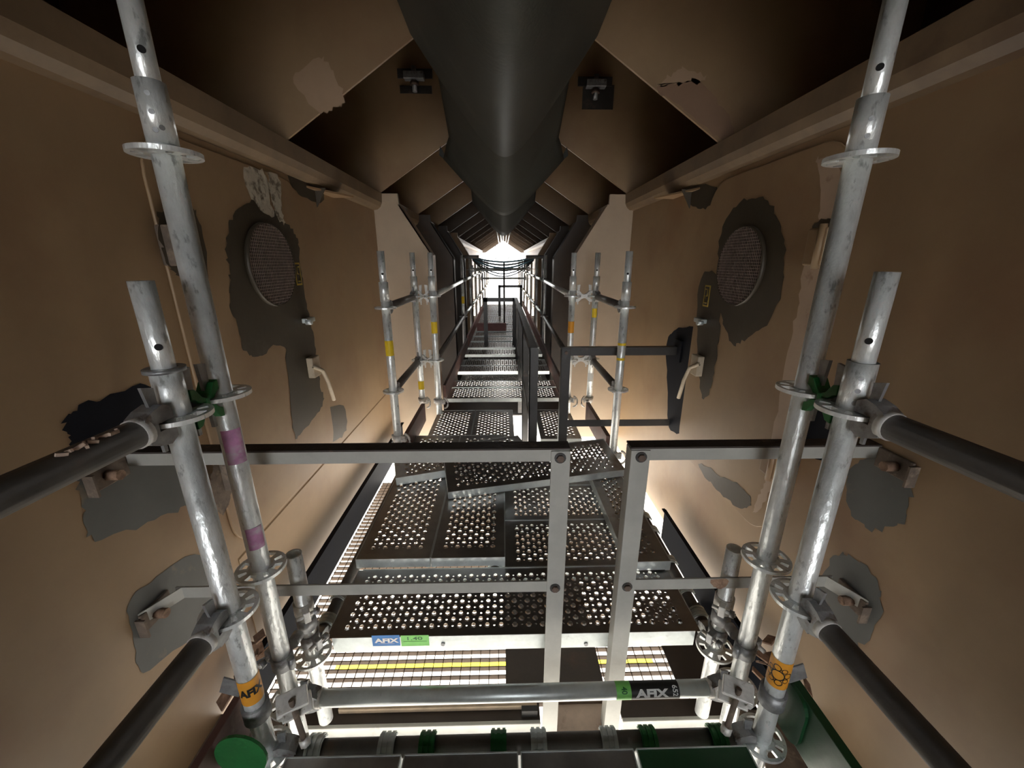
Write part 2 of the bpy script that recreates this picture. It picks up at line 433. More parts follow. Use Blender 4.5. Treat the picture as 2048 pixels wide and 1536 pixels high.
def plank(label, c, rz=0.0, L=1.30, Wd=.318, claws=True, claw_m='galv2', group=None, tilt=0.0, top_m='deck', dep=.062, notch=0.0, claw_at=.33):
    key = (L, Wd, top_m, dep, notch)
    if key not in PLANK:
        pm, bumps = perforated_mb(L, Wd); tm = pm.mesh('perforated_top'); tm.materials.append(M[top_m]); tm.materials.append(M['polish' if top_m == 'deck' else top_m])
        tm.polygons.foreach_set('material_index', [1 if q in bumps else 0 for q in range(len(tm.polygons))])
        sm = MB()
        sm.rect(-L / 2 + notch, L / 2 - notch, -.0015, .0015, -dep, .003).rect(-L / 2 + notch, L / 2 - notch, -.0015, .0185, -dep, -dep + .003)
        sm = sm.mesh('side_channel'); sm.materials.append(M['galv2'])
        em = MB().rect(-.0015, .0015, -Wd / 2 + 2.3 * notch, Wd / 2 - 2.3 * notch, -dep + .004, .002).mesh('end_cap'); em.materials.append(M['galv2'])
        PLANK[key] = (tm, sm, em)
    tm, sm, em = PLANK[key]
    t = thing('deck_plank', label, 'scaffold plank', c, rz, group)
    if tilt: t.rotation_euler = (tilt[0], tilt[1], rz)
    obj('perforated_top', tm, None, t)
    obj('side_channel', sm, None, t, loc=(0, -Wd / 2, 0)); obj('side_channel', sm, None, t, loc=(0, Wd / 2, 0), rot=(0, 0, math.pi))
    obj('end_cap', em, None, t, loc=(-L / 2, 0, 0)); obj('end_cap', em, None, t, loc=(L / 2, 0, 0))
    if claws:
        ck = 'claw_' + claw_m
        if ck not in PLANK:
            cm = claw_mb().mesh('claw'); cm.materials.append(M[claw_m]); PLANK[ck] = cm
        for sx, r in ((1, 0), (-1, math.pi)):
            for sy in (-1, 1):
                obj('claw', PLANK[ck], None, t, loc=(sx * L / 2, sy * Wd * claw_at, 0), rot=(0, 0, r))
    return t

# ================================================================== the setting
WL, WR = -1.055, 1.085
YB, YE = -6.2, 20.0
FOLD, BASE = -1.22, -1.68
def wall(name, X, s, label):
    prof = [(X, .56), (X, FOLD), (X + s * .002, BASE), (X - s * .014, BASE), (X - s * .016, FOLD), (X - s * .016, .56)]
    return struct(name, MB().prism(prof, 'y', YB, YE), 'tan', label)
wall_left = wall('wall_left', WL, 1, 'long tan painted steel wall with the chalk-streaked hatch door')
wall_right = wall('wall_right', WR, -1, 'long tan painted steel wall with the pale-edged hatch door')

struct('rear_light_strip', MB().rect(WL - .1, WR + .1, YB - .02, YB, .46, .56), 'tan', 'added tan strip trimming the rear light, unseen behind the near decks')  # unseen strip added to narrow the light from the rear opening
def beam(X, s, par):
    prof = [(X, .410), (X + s * .030, .415), (X + s * .055, .435), (X + s * .070, .465), (X + s * .075, .535), (X, .535)]
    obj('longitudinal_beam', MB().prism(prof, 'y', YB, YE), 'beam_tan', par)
beam(WL, 1, wall_left); beam(WR, -1, wall_right)
obj('sill_strip', MB().prism([(WL, -1.118), (WL + .004, -1.125), (WL + .004, -1.60), (WL, -1.60)], 'y', 1.30, 3.51), 'tan', wall_left)
obj('foot_angle', MB().rect(WL, -.80, -.2, 1.05, -1.605, -1.597), 'rust_dark', wall_left)
obj('foot_angle', MB().rect(.86, WR, -.2, 1.02, -1.605, -1.597), 'rust_dark', wall_right)

roof = MB()
for s, X in ((-1, WL), (1, WR)):
    XO = s * 1.85
    roof.prism([(X, .535), (XO, .535), (XO, .55), (X, .55)], 'y', YB, YE)
    roof.prism([(XO, .535), (XO, 1.45), (XO + s * .015, 1.45), (XO + s * .015, .535)], 'y', YB, 26)
    roof.prism([(XO, 1.45), (0, 2.0), (0, 2.015), (XO, 1.465)], 'y', YB, 26)
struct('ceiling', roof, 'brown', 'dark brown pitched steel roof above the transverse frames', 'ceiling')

def frame_trim(k, Y, legs, m, leg_m, label):
    mb = MB()
    z0 = .535
    gable = [(-1.0, z0), (0.015, 1.19), (1.03, z0)]
    mb.prism([(-1.85, z0)] + gable + [(1.85, z0), (1.85, 1.45), (0, 2.0), (-1.85, 1.45)], 'y', Y, Y + .012)
    t = struct('trim_%d' % k, mb, m, label, 'frame')
    if legs:
        for s, X in ((1, WL), (-1, WR)):
            xi = -.60 if s > 0 else .632
            poly = [(X, .535), (X + s * .20, .535), (X + s * .205, .455), (xi, .06), (xi, -1.64), (X, -1.64)]
            obj('leg_plate', MB().prism(poly, 'y', Y, Y + .03), leg_m, t)
            # flange running round the opening
            fl = [(X + s * .205, .455), (xi, .06), (xi, -1.64)]
            mbf = MB()
            for (a, b), (c, d) in zip(fl, fl[1:]):
                n = Vector((d - b, 0, -(c - a))).normalized() * .010
                mbf.add([(a, Y - .0, b), (c, Y - .0, d), (c + n.x, Y, d + n.z), (a + n.x, Y, b + n.z),
                         (a, Y + .16, b), (c, Y + .16, d), (c + n.x, Y + .16, d + n.z), (a + n.x, Y + .16, b + n.z)],
                        [(0, 1, 2, 3), (7, 6, 5, 4), (0, 4, 5, 1), (1, 5, 6, 2), (2, 6, 7, 3), (3, 7, 4, 0)])
            obj('opening_flange', mbf, leg_m, t)
    return t
frames = []
frames.append(frame_trim(1, 2.08, False, 'tan', 'tan', 'transverse gable plate above the two hatch doors'))
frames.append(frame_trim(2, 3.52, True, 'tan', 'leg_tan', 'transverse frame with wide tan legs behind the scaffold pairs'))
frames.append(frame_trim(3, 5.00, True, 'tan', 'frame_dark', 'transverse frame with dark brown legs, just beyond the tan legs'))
yy = 6.45
for k in range(4, 17):
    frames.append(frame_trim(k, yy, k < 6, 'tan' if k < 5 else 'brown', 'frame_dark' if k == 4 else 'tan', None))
    del_label = 'receding transverse gable frame under the far roof'
    frames[-1]['label'] = del_label; frames[-1]['group'] = 'receding roof frames'
    yy += 1.45

for k, yy in enumerate((.61, -.86, -2.33, -3.8)):
    frames.append(frame_trim(17 + k, yy, False, 'tan', 'tan', 'transverse gable plate of the roof over the near decks'))
    frames[-1]['group'] = 'near roof frames'
# ------------------------------------------------------------------ floor: grating and beams
FZ = -1.65
floor = thing('floor', 'brown steel grating walkway under the scaffold decks', 'floor', (0, 1.06, FZ), kind='structure')
g = MB()
y = 1.10
while y < 2.75:
    g.rect(-.955, .975, y - .002, y + .002, FZ - .021, FZ); y += .037
x = -.95
while x < .976:
    g.rect(x - .0015, x + .0015, 1.10, 2.75, FZ - .006, FZ - .001); x += .040
obj('grating', g, 'grate', floor, world=True, kind='stuff')
obj('cover_plate', MB().rect(.0, .40, 1.155, 1.72, FZ + .002, FZ + .008), 'frame_dark', floor, world=True)
obj('cover_plate', MB().rect(.70, .978, 1.11, 1.55, FZ + .002, FZ + .008), 'frame_dark', floor, world=True)
for xa, xb in ((WL + .11, .13), (.44, WR - .11)):
    obj('cross_beam', MB().rect(xa, xb, 1.025, 1.04, FZ - .062, FZ), 'white_steel', floor, world=True, bevel=.003)
    obj('cross_beam_web', MB().rect(xa, xb, .97, 1.04, FZ - .16, FZ - .064), 'primer', floor, world=True, bevel=.003)
    obj('sill_plate', MB().rect(xa, xb, 1.041, 1.10, FZ - .012, FZ - .002), 'frame_dark', floor, world=True)
obj('landing_plate', MB().rect(.165, .40, .98, 1.10, FZ - .02, FZ - .012), 'pink_plate', floor, world=True)
obj('batten', MB().rect(-.64, .12, 1.075, 1.095, FZ + .0, FZ + .022), 'wood', floor, world=True, bevel=.002)
obj('stop_block', MB().rect(.06, .12, 1.05, 1.07, FZ - .03, FZ + .03), 'rail_black', floor, world=True)
for s, X in ((-1, -.965), (1, .985)):
    kp = thing('kick_plate', 'dark %s kick plate standing along the walkway edge beside the %s wall' % (('blue-black', 'chalk-streaked') if s < 0 else ('weathered', 'pale-edged')), 'kick plate', (X, 1.1, FZ))
    ya, yb = (1.06, 3.45) if s < 0 else (1.02, 2.05)
    obj('plate', MB().rect(X - .004, X + .004, ya, yb, FZ, FZ + .205), 'navy', kp, world=True)
    obj('top_flange', MB().rect(X - .004, X - s * .022, ya, yb, FZ + .205, FZ + .211), 'navy', kp, world=True)
struct('near_light_block', MB().rect(WL - .2, WR + .2, YB, .70, FZ - .06, FZ - .05), 'grate', 'added brown plate blocking light from below, unseen under the near decks', 'floor')  # plate added out of view to keep light off the near walls
struct('far_light_block', MB().rect(-1.0, 1.02, 4.2, 13.0, FZ - .03, FZ - .02), 'frame_dark', 'added dark plate beneath the far deck, blocking light from below', 'floor')  # plate added to stop light rising under the far deck
# ground far below
GZ = -7.5
ground = struct('floor_ground', MB().rect(-60, 60, -50, 90, GZ - .1, GZ), 'ground', 'pale sunlit concrete yard far below the grating', 'ground')
yl = P(830, 1337, Z=GZ).y
obj('yellow_line', MB().rect(-3.3, 0.4, yl - .02, yl + .13, GZ + .001, GZ + .006), 'yellow_line', ground)
obj('yellow_line', MB().rect(1.6, 2.9, yl - .02, yl + .13, GZ + .001, GZ + .006), 'yellow_line', ground)

# ------------------------------------------------------------------ hatch doors
def door(n, X, s, y0, y1, port, label):
    d = thing('door_%d' % n, label, 'door', (X, (y0 + y1) / 2, -1.1), kind='structure')
    pan = obj('panel', MB().prism(rounded(y0, y1, -1.10, .385, .14), 'x', X, X + s * .010), 'tan', d, world=True, bevel=.004)
    py, pz, pr = port
    ring = MB(); n_ = 40
    ring.tube((X + s * .006, py, pz), (X + s * .030, py, pz), pr + .005, n_, inner=pr)
    rg = obj('porthole_ring', ring, 'olive', d, world=True)
    obj('porthole_back', MB().tube((X + s * .012, py, pz), (X + s * .0135, py, pz), pr, n_), 'hole', d, world=True)
    gr = MB(); k = 27
    for i in range(1, k):
        a = -pr + 2 * pr * i / k; h = math.sqrt(max(0, pr * pr - a * a))
        gr.rect(X + s * .024, X + s * .027, py + a - .0013, py + a + .0013, pz - h, pz + h)
        gr.rect(X + s * .026, X + s * .029, py - h, py + h, pz + a - .0013, pz + a + .0013)
    obj('grille', gr, 'grille', d, world=True, kind='stuff')
    return d
door_1 = door(1, WL, 1, 1.30, 2.24, (1.865, -.012, .175), 'tan hatch door with mesh porthole and chalk-white streak above it')
door_2 = door(2, WR, -1, 1.33, 2.20, (1.825, -.018, .168), 'tan hatch door with mesh porthole and pale hinge-side edge')
for d, X, s, tg, la, br, lv in ((door_1, WL, 1, P(591, 548, X=WL), P(607, 640, X=WL), P(617, 733, X=WL), [(627, 733), (645, 741), (656, 763), (668, 800)]),
                                (door_2, WR, -1, P(1418, 592, X=WR), P(1410, 641, X=WR), P(1404, 730, X=WR), [(1398, 728), (1380, 735), (1368, 760), (1357, 796)])):
    f0 = X + s * .0115
    tp = obj('tag_plate', MB().rect(f0, f0 + s * .002, tg.y - .028, tg.y + .028, tg.z - .055, tg.z + .055), 'brass', d, world=True, label='small yellow tag')
    obj('tag_face', MB().rect(f0 + s * .002, f0 + s * .003, tg.y - .020, tg.y + .020, tg.z - .047, tg.z + .047), 'olive', d, world=True)
    sp_ = [(tg.y + a, tg.z + b) for a, b in ((.012, .035), (-.010, .035), (-.010, .0), (.010, .0), (.010, -.035), (-.012, -.035))]
    obj('tag_mark', MB().path([(f0 + s * .004, a, b) for a, b in sp_], .0028, 6), 'brass', d, world=True)
    obj('latch', MB().rect(f0, f0 + s * .030, la.y - .045, la.y + .045, la.z - .012, la.z + .012), 'galv2', d, world=True, bevel=.004)
    obj('latch_knob', MB().tube((f0 + s * .02, la.y - .040, la.z - .006), (f0 + s * .05, la.y - .040, la.z - .006), .013, 12), 'galv2', d, world=True)
    bk = obj('lever_bracket', MB().rect(f0, f0 + s * .035, br.y - .040, br.y + .040, br.z - .055, br.z + .055), 'cream', d, world=True, bevel=.004)
    pts = [P(u, v, X=X + s * .055) for u, v in lv]
    pts = [P(lv[0][0], lv[0][1], X=X + s * .03)] + pts
    obj('lever', MB().path(pts, .0105, 10), 'cream', d, world=True, label='curved cream lever')
    for hz in (.05, -.75):
        hy = 1.345 if s > 0 else 1.375
        hg = obj('hinge', MB().rect(X, X + s * .045, hy - .05, hy + .035, hz - .06, hz + .06), 'rust_dark' if s > 0 else 'tan', d, world=True, bevel=.006)
        obj('hinge_pin', MB().tube((X + s * .045, hy - .03, hz - .07), (X + s * .045, hy - .03, hz + .07), .012, 10), 'tan', d, world=True)

# ------------------------------------------------------------------ paint patches and painted-in shadows on walls and doors (traced outlines on the wall plane)
def patch(pix, m, parent, X=None, Y=None, name='paint_shadow_patch', jitter=.009, sub=6):
    pts = [P(u, v, X=X, Y=Y) for u, v in pix]
    out = []
    n = len(pts)
    for i in range(n):
        a, b, c, e = pts[i - 1], pts[i], pts[(i + 1) % n], pts[(i + 2) % n]
        for k in range(sub):
            t = k / sub
            q = .5 * ((2 * b) + (c - a) * t + (2 * a - 5 * b + 4 * c - e) * t * t + (-a + 3 * b - 3 * c + e) * t ** 3)
            j = Vector([random.uniform(-jitter, jitter) for _ in range(3)])
            if X is not None: q.x = X; j.x = 0
            if Y is not None: q.y = Y; j.y = 0
            out.append(q + j)
    mb = MB(); mb.add(out, [list(range(len(out)))])
    return obj(name, mb, m, parent, world=True)
e1, e2 = .0012, .0112
patch([(452, 500), (460, 445), (488, 408), (520, 402), (550, 425), (578, 452), (596, 480), (600, 520), (607, 570), (620, 640), (630, 690), (628, 740), (606, 770), (588, 715), (555, 690), (520, 712), (492, 706), (472, 650), (460, 600), (459, 545)], 'olive', door_1, X=WL + e2)
patch([(575, 690), (632, 730), (640, 770), (648, 800), (632, 830), (604, 866), (590, 872), (582, 800)], 'olive', door_1, X=WL + e2 + .0005)  # shadow of the lever, drawn as a dark patch
patch([(489, 336), (529, 345), (540, 400), (548, 432), (506, 404)], 'pale', door_1, X=WL + e2 + .0002)
patch([(536, 347), (560, 358), (564, 420), (570, 448), (552, 428)], 'pale', door_1, X=WL + e2 + .0002)
patch([(655, 822), (688, 812), (692, 860), (664, 884)], 'olive', wall_left, X=WL + e1)  # cast shadow drawn in dark colour on the wall
patch([(382, 322), (449, 318), (441, 356), (400, 346)], 'olive', wall_left, X=WL + e1)
patch([(578, 345), (645, 362), (644, 402), (598, 388)], 'olive', wall_left, X=WL + e1)  # shadow under the gusset, painted on the wall
patch([(316, 450), (330, 415), (372, 410), (398, 440), (416, 556), (386, 560), (350, 552), (330, 510)], 'olive', wall_left, X=WL + e1 + .02)
patch([(130, 832), (190, 802), (280, 768), (318, 800), (310, 862), (240, 890), (162, 906), (136, 872)], 'navy', wall_left, X=WL + e1)  # shadow of the upper guard tube, painted on the wall
patch([(158, 985), (176, 940), (300, 905), (375, 905), (378, 1000), (310, 1040), (192, 1078), (172, 1030)], 'primer', wall_left, X=WL + e1)
patch([(256, 1210), (300, 1165), (380, 1110), (428, 1130), (420, 1240), (330, 1315), (282, 1345), (270, 1290)], 'primer', wall_left, X=WL + e1, jitter=.004)
patch([(420, 960), (432, 930), (455, 930), (462, 990), (446, 1030), (428, 1010)], 'rust_dark', wall_left, X=WL + e1 + .02)
# right side
patch([(1436, 520), (1446, 450), (1480, 405), (1518, 394), (1550, 425), (1568, 490), (1566, 570), (1540, 640), (1495, 675), (1470, 690), (1452, 660), (1440, 610)], 'olive', door_2, X=WR - e2)
patch([(1400, 560), (1436, 552), (1440, 640), (1432, 720), (1420, 780), (1402, 790), (1394, 680)], 'olive', door_2, X=WR - e2 - .0003)
patch([(1632, 318), (1668, 316), (1681, 350), (1676, 420), (1664, 440), (1638, 436), (1642, 370)], 'tan_light', door_2, X=WR - e2)
patch([(1613, 505), (1665, 500), (1650, 600), (1625, 740), (1600, 880), (1588, 930), (1538, 930), (1550, 843), (1580, 680), (1600, 590)], 'tan_light', door_2, X=WR - e2)
patch([(1622, 462), (1640, 438), (1668, 440), (1664, 500), (1630, 505)], 'olive', door_2, X=WR - e2 - .0003)
patch([(1374, 372), (1430, 372), (1430, 400), (1400, 420), (1376, 402)], 'olive', wall_right, X=WR - e1)  # matching gusset shadow, painted on the opposite wall
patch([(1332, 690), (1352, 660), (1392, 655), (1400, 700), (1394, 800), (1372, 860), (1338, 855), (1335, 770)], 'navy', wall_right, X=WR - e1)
patch([(1690, 960), (1712, 925), (1770, 905), (1818, 940), (1822, 1000), (1800, 1046), (1740, 1058), (1700, 1020)], 'primer', wall_right, X=WR - e1)
patch([(1640, 1180), (1668, 1115), (1700, 1110), (1745, 1150), (1762, 1200), (1750, 1262), (1712, 1290), (1660, 1258)], 'primer', wall_right, X=WR - e1)
patch([(1618, 826), (1660, 812), (1700, 830), (1690, 900), (1650, 915), (1612, 905)], 'navy', wall_right, X=WR - e1 - .002)  # the other guard tube's shadow, painted on this wall
patch([(1398, 926), (1440, 950), (1490, 980), (1500, 1010), (1478, 1016), (1440, 985), (1408, 950)], 'olive', door_2, X=WR - e2)
patch([(1540, 922), (1548, 960), (1536, 990), (1518, 1024), (1505, 1018), (1524, 980), (1532, 945)], 'tan_light', door_2, X=WR - e2 - .0004)
# on the gable plates
patch([(588, 158), (636, 116), (660, 135), (690, 200), (668, 216), (636, 222)], 'tan_pale', frames[0], Y=2.0785)
patch([(1342, 150), (1366, 136), (1408, 150), (1398, 165), (1350, 168), (1310, 172)], 'tan_pale', frames[0], Y=2.0785)
patch([(1312, 176), (1352, 170), (1392, 160), (1428, 190), (1460, 240), (1474, 284), (1448, 284), (1400, 246), (1350, 206)], 'red_paint', frames[0], Y=2.0785)
# gussets under the beams and hanger clamps on the second gable
for X, s, par in ((WL, 1, wall_left), (WR, -1, wall_right)):
    for Yg in (2.35, 7.2):
        obj('gusset', MB().prism([(X, Yg), (X + s * .13, Yg + .34), (X, Yg + .36)], 'z', .385, .395), 'tan', par)
        obj('gusset_web', MB().prism([(X, .40), (X + s * .06, .40), (X, .30)], 'y', Yg + .1, Yg + .11), 'olive', par)
for u, v in ((828, 152), (1192, 168)):
    c = P(u, v, Y=3.47)
    t = thing('beam_clamp', 'rusty steel beam clamp bolted to the gable plate, %s' % ('pale flat jaw' if u < 1000 else 'dark patch under its jaw'), 'beam clamp', c)
    obj('plate', MB().box((0, .04, .03), (.26, .012, .06)), 'rail_black', t)
    obj('jaw', MB().box((.0, .0, .0), (.15, .06, .05)), 'cast', t, bevel=.006)
    obj('screw', MB().tube((0, .0, -.10), (0, 0, .06), .018, 10), 'cast', t)
    obj('nut', MB().tube((0, 0, -.06), (0, 0, -.035), .032, 6), 'bolt', t)
    obj('lower_plate', MB().box((0 if u < 1000 else .03, .044, -.07), (.24, .006, .05 if u < 1000 else .16)), 'rail_black', t)

# ------------------------------------------------------------------ rubber trough under the ridge
def trough(label, secs, m='rubber', lips=False):
    """secs: (Y, apex z, half width, height, side height)"""
    t = thing('rubber_trough', label, 'rubber trough', (0.012, secs[0][0], secs[0][1]))
    prof = [math.copysign(abs(i / 24) ** 1.6, i) for i in range(-24, 25)]
    mb = MB(); rows = []
    for (Y, z0, w, h, sh) in secs:
        row = []
        k = math.sqrt(1.05) - math.sqrt(.05)
        if sh > 0: row.append((-w * .97, z0 + h + sh))
        for q in prof: row.append((w * q, z0 + h * (math.sqrt(q * q + .05) - math.sqrt(.05)) / k))
        if sh > 0: row.append((w * .97, z0 + h + sh))
        rows.append([(.012 + a, Y, b) for a, b in row])
    n = len(rows[0]); vs = [q for r in rows for q in r]
    mb.add(vs, [(j * n + i, j * n + i + 1, (j + 1) * n + i + 1, (j + 1) * n + i) for j in range(len(rows) - 1) for i in range(n - 1)], True)
    o = obj('sheet', mb, m, t, world=True)
    sd = o.modifiers.new('thick', 'SOLIDIFY'); sd.thickness = .010; sd.offset = 0
    Y, z0, w, h, sh = secs[-1]
    if lips:
        for s in (-1, 1):
            obj('clip', MB().prism([(.012 + s * (w - .05), z0 + h - .035), (.012 + s * (w + .03), z0 + h + .02), (.012 + s * (w + .02), z0 + h + .08), (.012 + s * (w - .02), z0 + h + .01)], 'y', Y - .03, Y + .012), 'rubber', t, world=True)
    return t
def lerp_secs(a, b, n=5):
    return [tuple(a[k] + (b[k] - a[k]) * i / n for k in range(5)) for i in range(n + 1)]
trough('smooth dark rubber trough running overhead, its end lapping the next length', lerp_secs((-3.0, .60, .40, .46, .30), (2.04, .47, .395, .46, .28)))
trough('middle length of dark rubber trough with clip ears on both rims', lerp_secs((1.98, .54, .30, .36, 0), (3.05, .42, .37, .40, 0)) + lerp_secs((3.15, .405, .40, .40, 0), (3.50, .375, .475, .41, 0), 3), lips=True)
trough('short far length of dark rubber trough beyond the ear clips', lerp_secs((3.54, .42, .28, .34, 0), (5.0, .31, .36, .36, 0)))

# ================================================================== near handrails (angle iron)
def bolt(par, x, y, z, d=(0, -1, 0), r=.011):
    d = Vector(d)
    b = obj('bolt', MB().tube(Vector((x, y, z)), Vector((x, y, z)) + d * .010, r, 6), 'bolt', par, world=True)
    obj('washer', MB().tube(Vector((x, y, z)), Vector((x, y, z)) + d * .003, r * 1.5, 14), 'rail_black', b, world=False, loc=(0, 0, 0))
    return b
RZ, MZ = -.505, -.985
def angle_x(mb, x0, x1, y, z, h=.036, dp=.042, t=.005):
    mb.rect(x0, x1, y, y + t, z - h, z)
def front_rail(label, xw, xp, s):
    """rail from wall xw to post xp at Y = 1.0; s = +1 when the rail runs to the right of the wall"""
    t = thing('handrail', label, 'handrail', (xp, 1.0, FZ))
    x0, x1 = min(xw, xp + s * .028), max(xw, xp + s * .028)
    tr = obj('top_rail', MB().rect(x0, x1, 1.0, 1.005, RZ - .036, RZ), 'rail', t, world=True)
    obj('rail_flange', MB().rect(x0, x1, 1.0, 1.046, RZ, RZ + .005), 'rail_top_shade', t, world=True)
    ps = obj('post', MB().rect(xp - .026, xp + .026, .994, .9995, FZ - .06, RZ - .002).rect(xp + s * .026 - .003, xp + s * .026 + .003, .994, 1.040, FZ - .06, RZ - .002), 'rail', t, world=True, bevel=.0015)
    mx0, mx1 = (xw + .03, xp) if s > 0 else (xp, xw - .03)
    obj('mid_rail', MB().rect(mx0, mx1, 1.0, 1.006, MZ - .020, MZ + .020), 'rail', t, world=True)
    obj('mid_rail_tab', MB().prism([(xw, .90), (xw + s * .05, 1.0), (xw + s * .05, 1.006), (xw, .908)] if s > 0 else [(xw, .90), (xw - .05, 1.0), (xw - .05, 1.006), (xw, .908)], 'z', MZ - .02, MZ + .02), 'rail', t, world=True)
    bolt(t, xp, .994, RZ - .022); bolt(t, xp, .994, MZ)
    for z in (RZ - .025, MZ - .01):
        wb = obj('wall_bracket', MB().rect(xw, xw + s * .010, .90, 1.0, z - .035, z + .025), 'rust_dark', t, world=True, bevel=.003)
        obj('bracket_lip', MB().rect(xw, xw + s * .028, .888, .894, z - .040, z + .02), 'rust_dark', t, world=True)
        obj('bracket_bolt', MB().tube((xw + s * .01, .94, z - .005), (xw + s * .045, .94, z - .005), .014, 8), 'rust', t, world=True)
    return t
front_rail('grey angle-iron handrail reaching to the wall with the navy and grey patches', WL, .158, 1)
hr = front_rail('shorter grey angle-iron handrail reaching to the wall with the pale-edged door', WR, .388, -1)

patch([(1422, 1160), (1452, 1158), (1456, 1168), (1440, 1178), (1424, 1170)], 'rust', hr, Y=.9992, name='rust_spot', jitter=.002)
def black_rail():
    Y = 2.36
    t = thing('handrail', 'black angle-iron handrail reaching to the wall beyond the pale-edged door', 'handrail', (.385, Y, FZ))
    obj('top_rail', MB().rect(.36, WR, Y, Y + .006, RZ - .045, RZ), 'rail_black', t, world=True)
    obj('rail_flange', MB().rect(.36, WR, Y, Y + .045, RZ, RZ + .005), 'rail_black', t, world=True)
    obj('post', MB().rect(.357, .413, Y - .006, Y, FZ, RZ).rect(.357, .362, Y - .006, Y + .045, FZ, RZ), 'rail_black', t, world=True, bevel=.0015)
    obj('mid_rail', MB().rect(.385, WR, Y, Y + .006, -1.025, -.98), 'rail_black', t, world=True)
    bolt(t, .385, Y - .006, RZ - .025)
    obj('wall_bracket', MB().rect(WR - .012, WR, Y - .05, Y + .06, RZ - .08, RZ + .05), 'navy', t, world=True)
    t = thing('handrail', 'long black handrail running down the middle of the walkway', 'handrail', (.19, Y, FZ))
    obj('top_rail', MB().rect(.165, .21, Y, 6.0, RZ, RZ + .005).rect(.165, .171, Y, 6.0, RZ - .045, RZ), 'rail_black', t, world=True)
    obj('mid_rail', MB().rect(.165, .171, Y, 6.0, -1.02, -.98), 'rail_black', t, world=True)
    for Yp in (2.36, 3.25, 4.2, 5.15, 5.93):
        foot = FZ if Yp < 5.5 else -1.2353          # the last post stands on the far deck
        obj('post', MB().rect(.160, .215, Yp, Yp + .006, foot, RZ).rect(.160, .166, Yp, Yp + .05, foot, RZ), 'rail_black', t, world=True)
    for (Yg, x0, x1, lab) in ((6.02, -.30, .20, 'black gate rail across the far walkway, ending at a lone post'), (9.5, -.12, .45, 'black gate rail seen small against the bright far end')):
        t = thing('gate_rail', lab, 'handrail', (x0, Yg, FZ))
        obj('top_rail', MB().rect(x0, x1, Yg, Yg + .01, RZ - .06, RZ), 'rail_black', t, world=True)
        obj('post', MB().rect(x0, x0 + .06, Yg, Yg + .04, -1.2353, RZ), 'rail_black', t, world=True)
        obj('post', MB().rect(x1 - .06, x1, Yg, Yg + .04, -1.2353, RZ), 'rail_black', t, world=True)
black_rail()

# ================================================================== near scaffold
AF = math.radians
TLx, TLy, TRx, TRy = -.665, .89, .735, .895
SLx, SLy, SRx, SRy = -.661, .754, .728, .757
standard('tall galvanised standard with two pink paint bands, clamped in green', TLx, TLy, -1.62, .325, (.205, -.295, -.795, -1.295), .20,
         stickers=((-.47, -.38, 'pink', .9, .1), (-.72, -.655, 'pink', .8, .1)), dimples=((.30, -.25), (.27, -.25), (.24, -.25), (.245, .15)), rot0=0)
standard('tall galvanised standard without paint marks, in front of the pale-edged door', TRx, TRy, -1.62, .312, (.205, -.295, -.795, -1.295), .20,
         dimples=((.27, .2), (.24, .2)), rot0=0)
sl = standard('short galvanised standard with rusty flange ring and an orange sticker, beside the pink-banded pole', SLx, SLy, -1.62, -.197, (-.295, -.795, -1.295), .165, flange=True,
         stickers=((-1.085, -1.005, 'orange', 1.5, 0),), rot0=0)
sr = standard('short galvanised standard with three dimples and an orange disc-print sticker', SRx, SRy, -1.62, -.192, (-.295, -.795, -1.295), .175,
         stickers=((-1.075, -.985, 'orange', 1.5, 0),), dimples=((-.222, .15), (-.248, .15), (-.274, .15)), rot0=0)
# prints on the orange stickers
def wrapz(x, y, zc, da, r=TR + .0016):
    e = Matrix.Rotation(da, 3, 'Z') @ Vector((-x, -y, 0)).normalized(); e2 = Vector((0, 0, 1)).cross(e)
    return lambda a, b: Vector((x, y, zc + b)) + (e * math.cos(a / r) + e2 * math.sin(a / r)) * r
lettering('sticker_print', 'AFIX', 'black', sl, wrapz(SLx, SLy, -1.042, 0), .026, .060, .05)
w = wrapz(SRx, SRy, -1.03, .0)
def ring_print(cx, cyy, r0, r1, ax=1.0):
    n = 20; mb = MB(); vs = []
    for i in range(n):
        t = 2 * math.pi * i / n
        for r in (r0, r1): vs.append(w(cx + r * math.cos(t) * ax, cyy + r * math.sin(t)))
    mb.add(vs, [(2 * i, 2 * i + 1, (2 * i + 3) % (2 * n), (2 * i + 2) % (2 * n)) for i in range(n)], True)
    return mb
obj('sticker_print', ring_print(0, 0, .0135, .0165), 'black', sr, world=True)
for k in range(8):
    t = 2 * math.pi * k / 8 + .2
    obj('sticker_print', ring_print(.0235 * math.cos(t), .0235 * math.sin(t), .0055 if k % 2 else .0075, .0075 if k % 2 else .0098), 'black', sr, world=True)

x_clamp('green rosette clamp joining the pink-banded pole to the short flanged pole', (-.663, .822, -.295), (0, 1, 0), 'green', h=.068)
x_clamp('green rosette clamp joining the unmarked tall pole to the dimpled short pole', (.7315, .826, -.295), (0, 1, 0), 'green', h=.069)

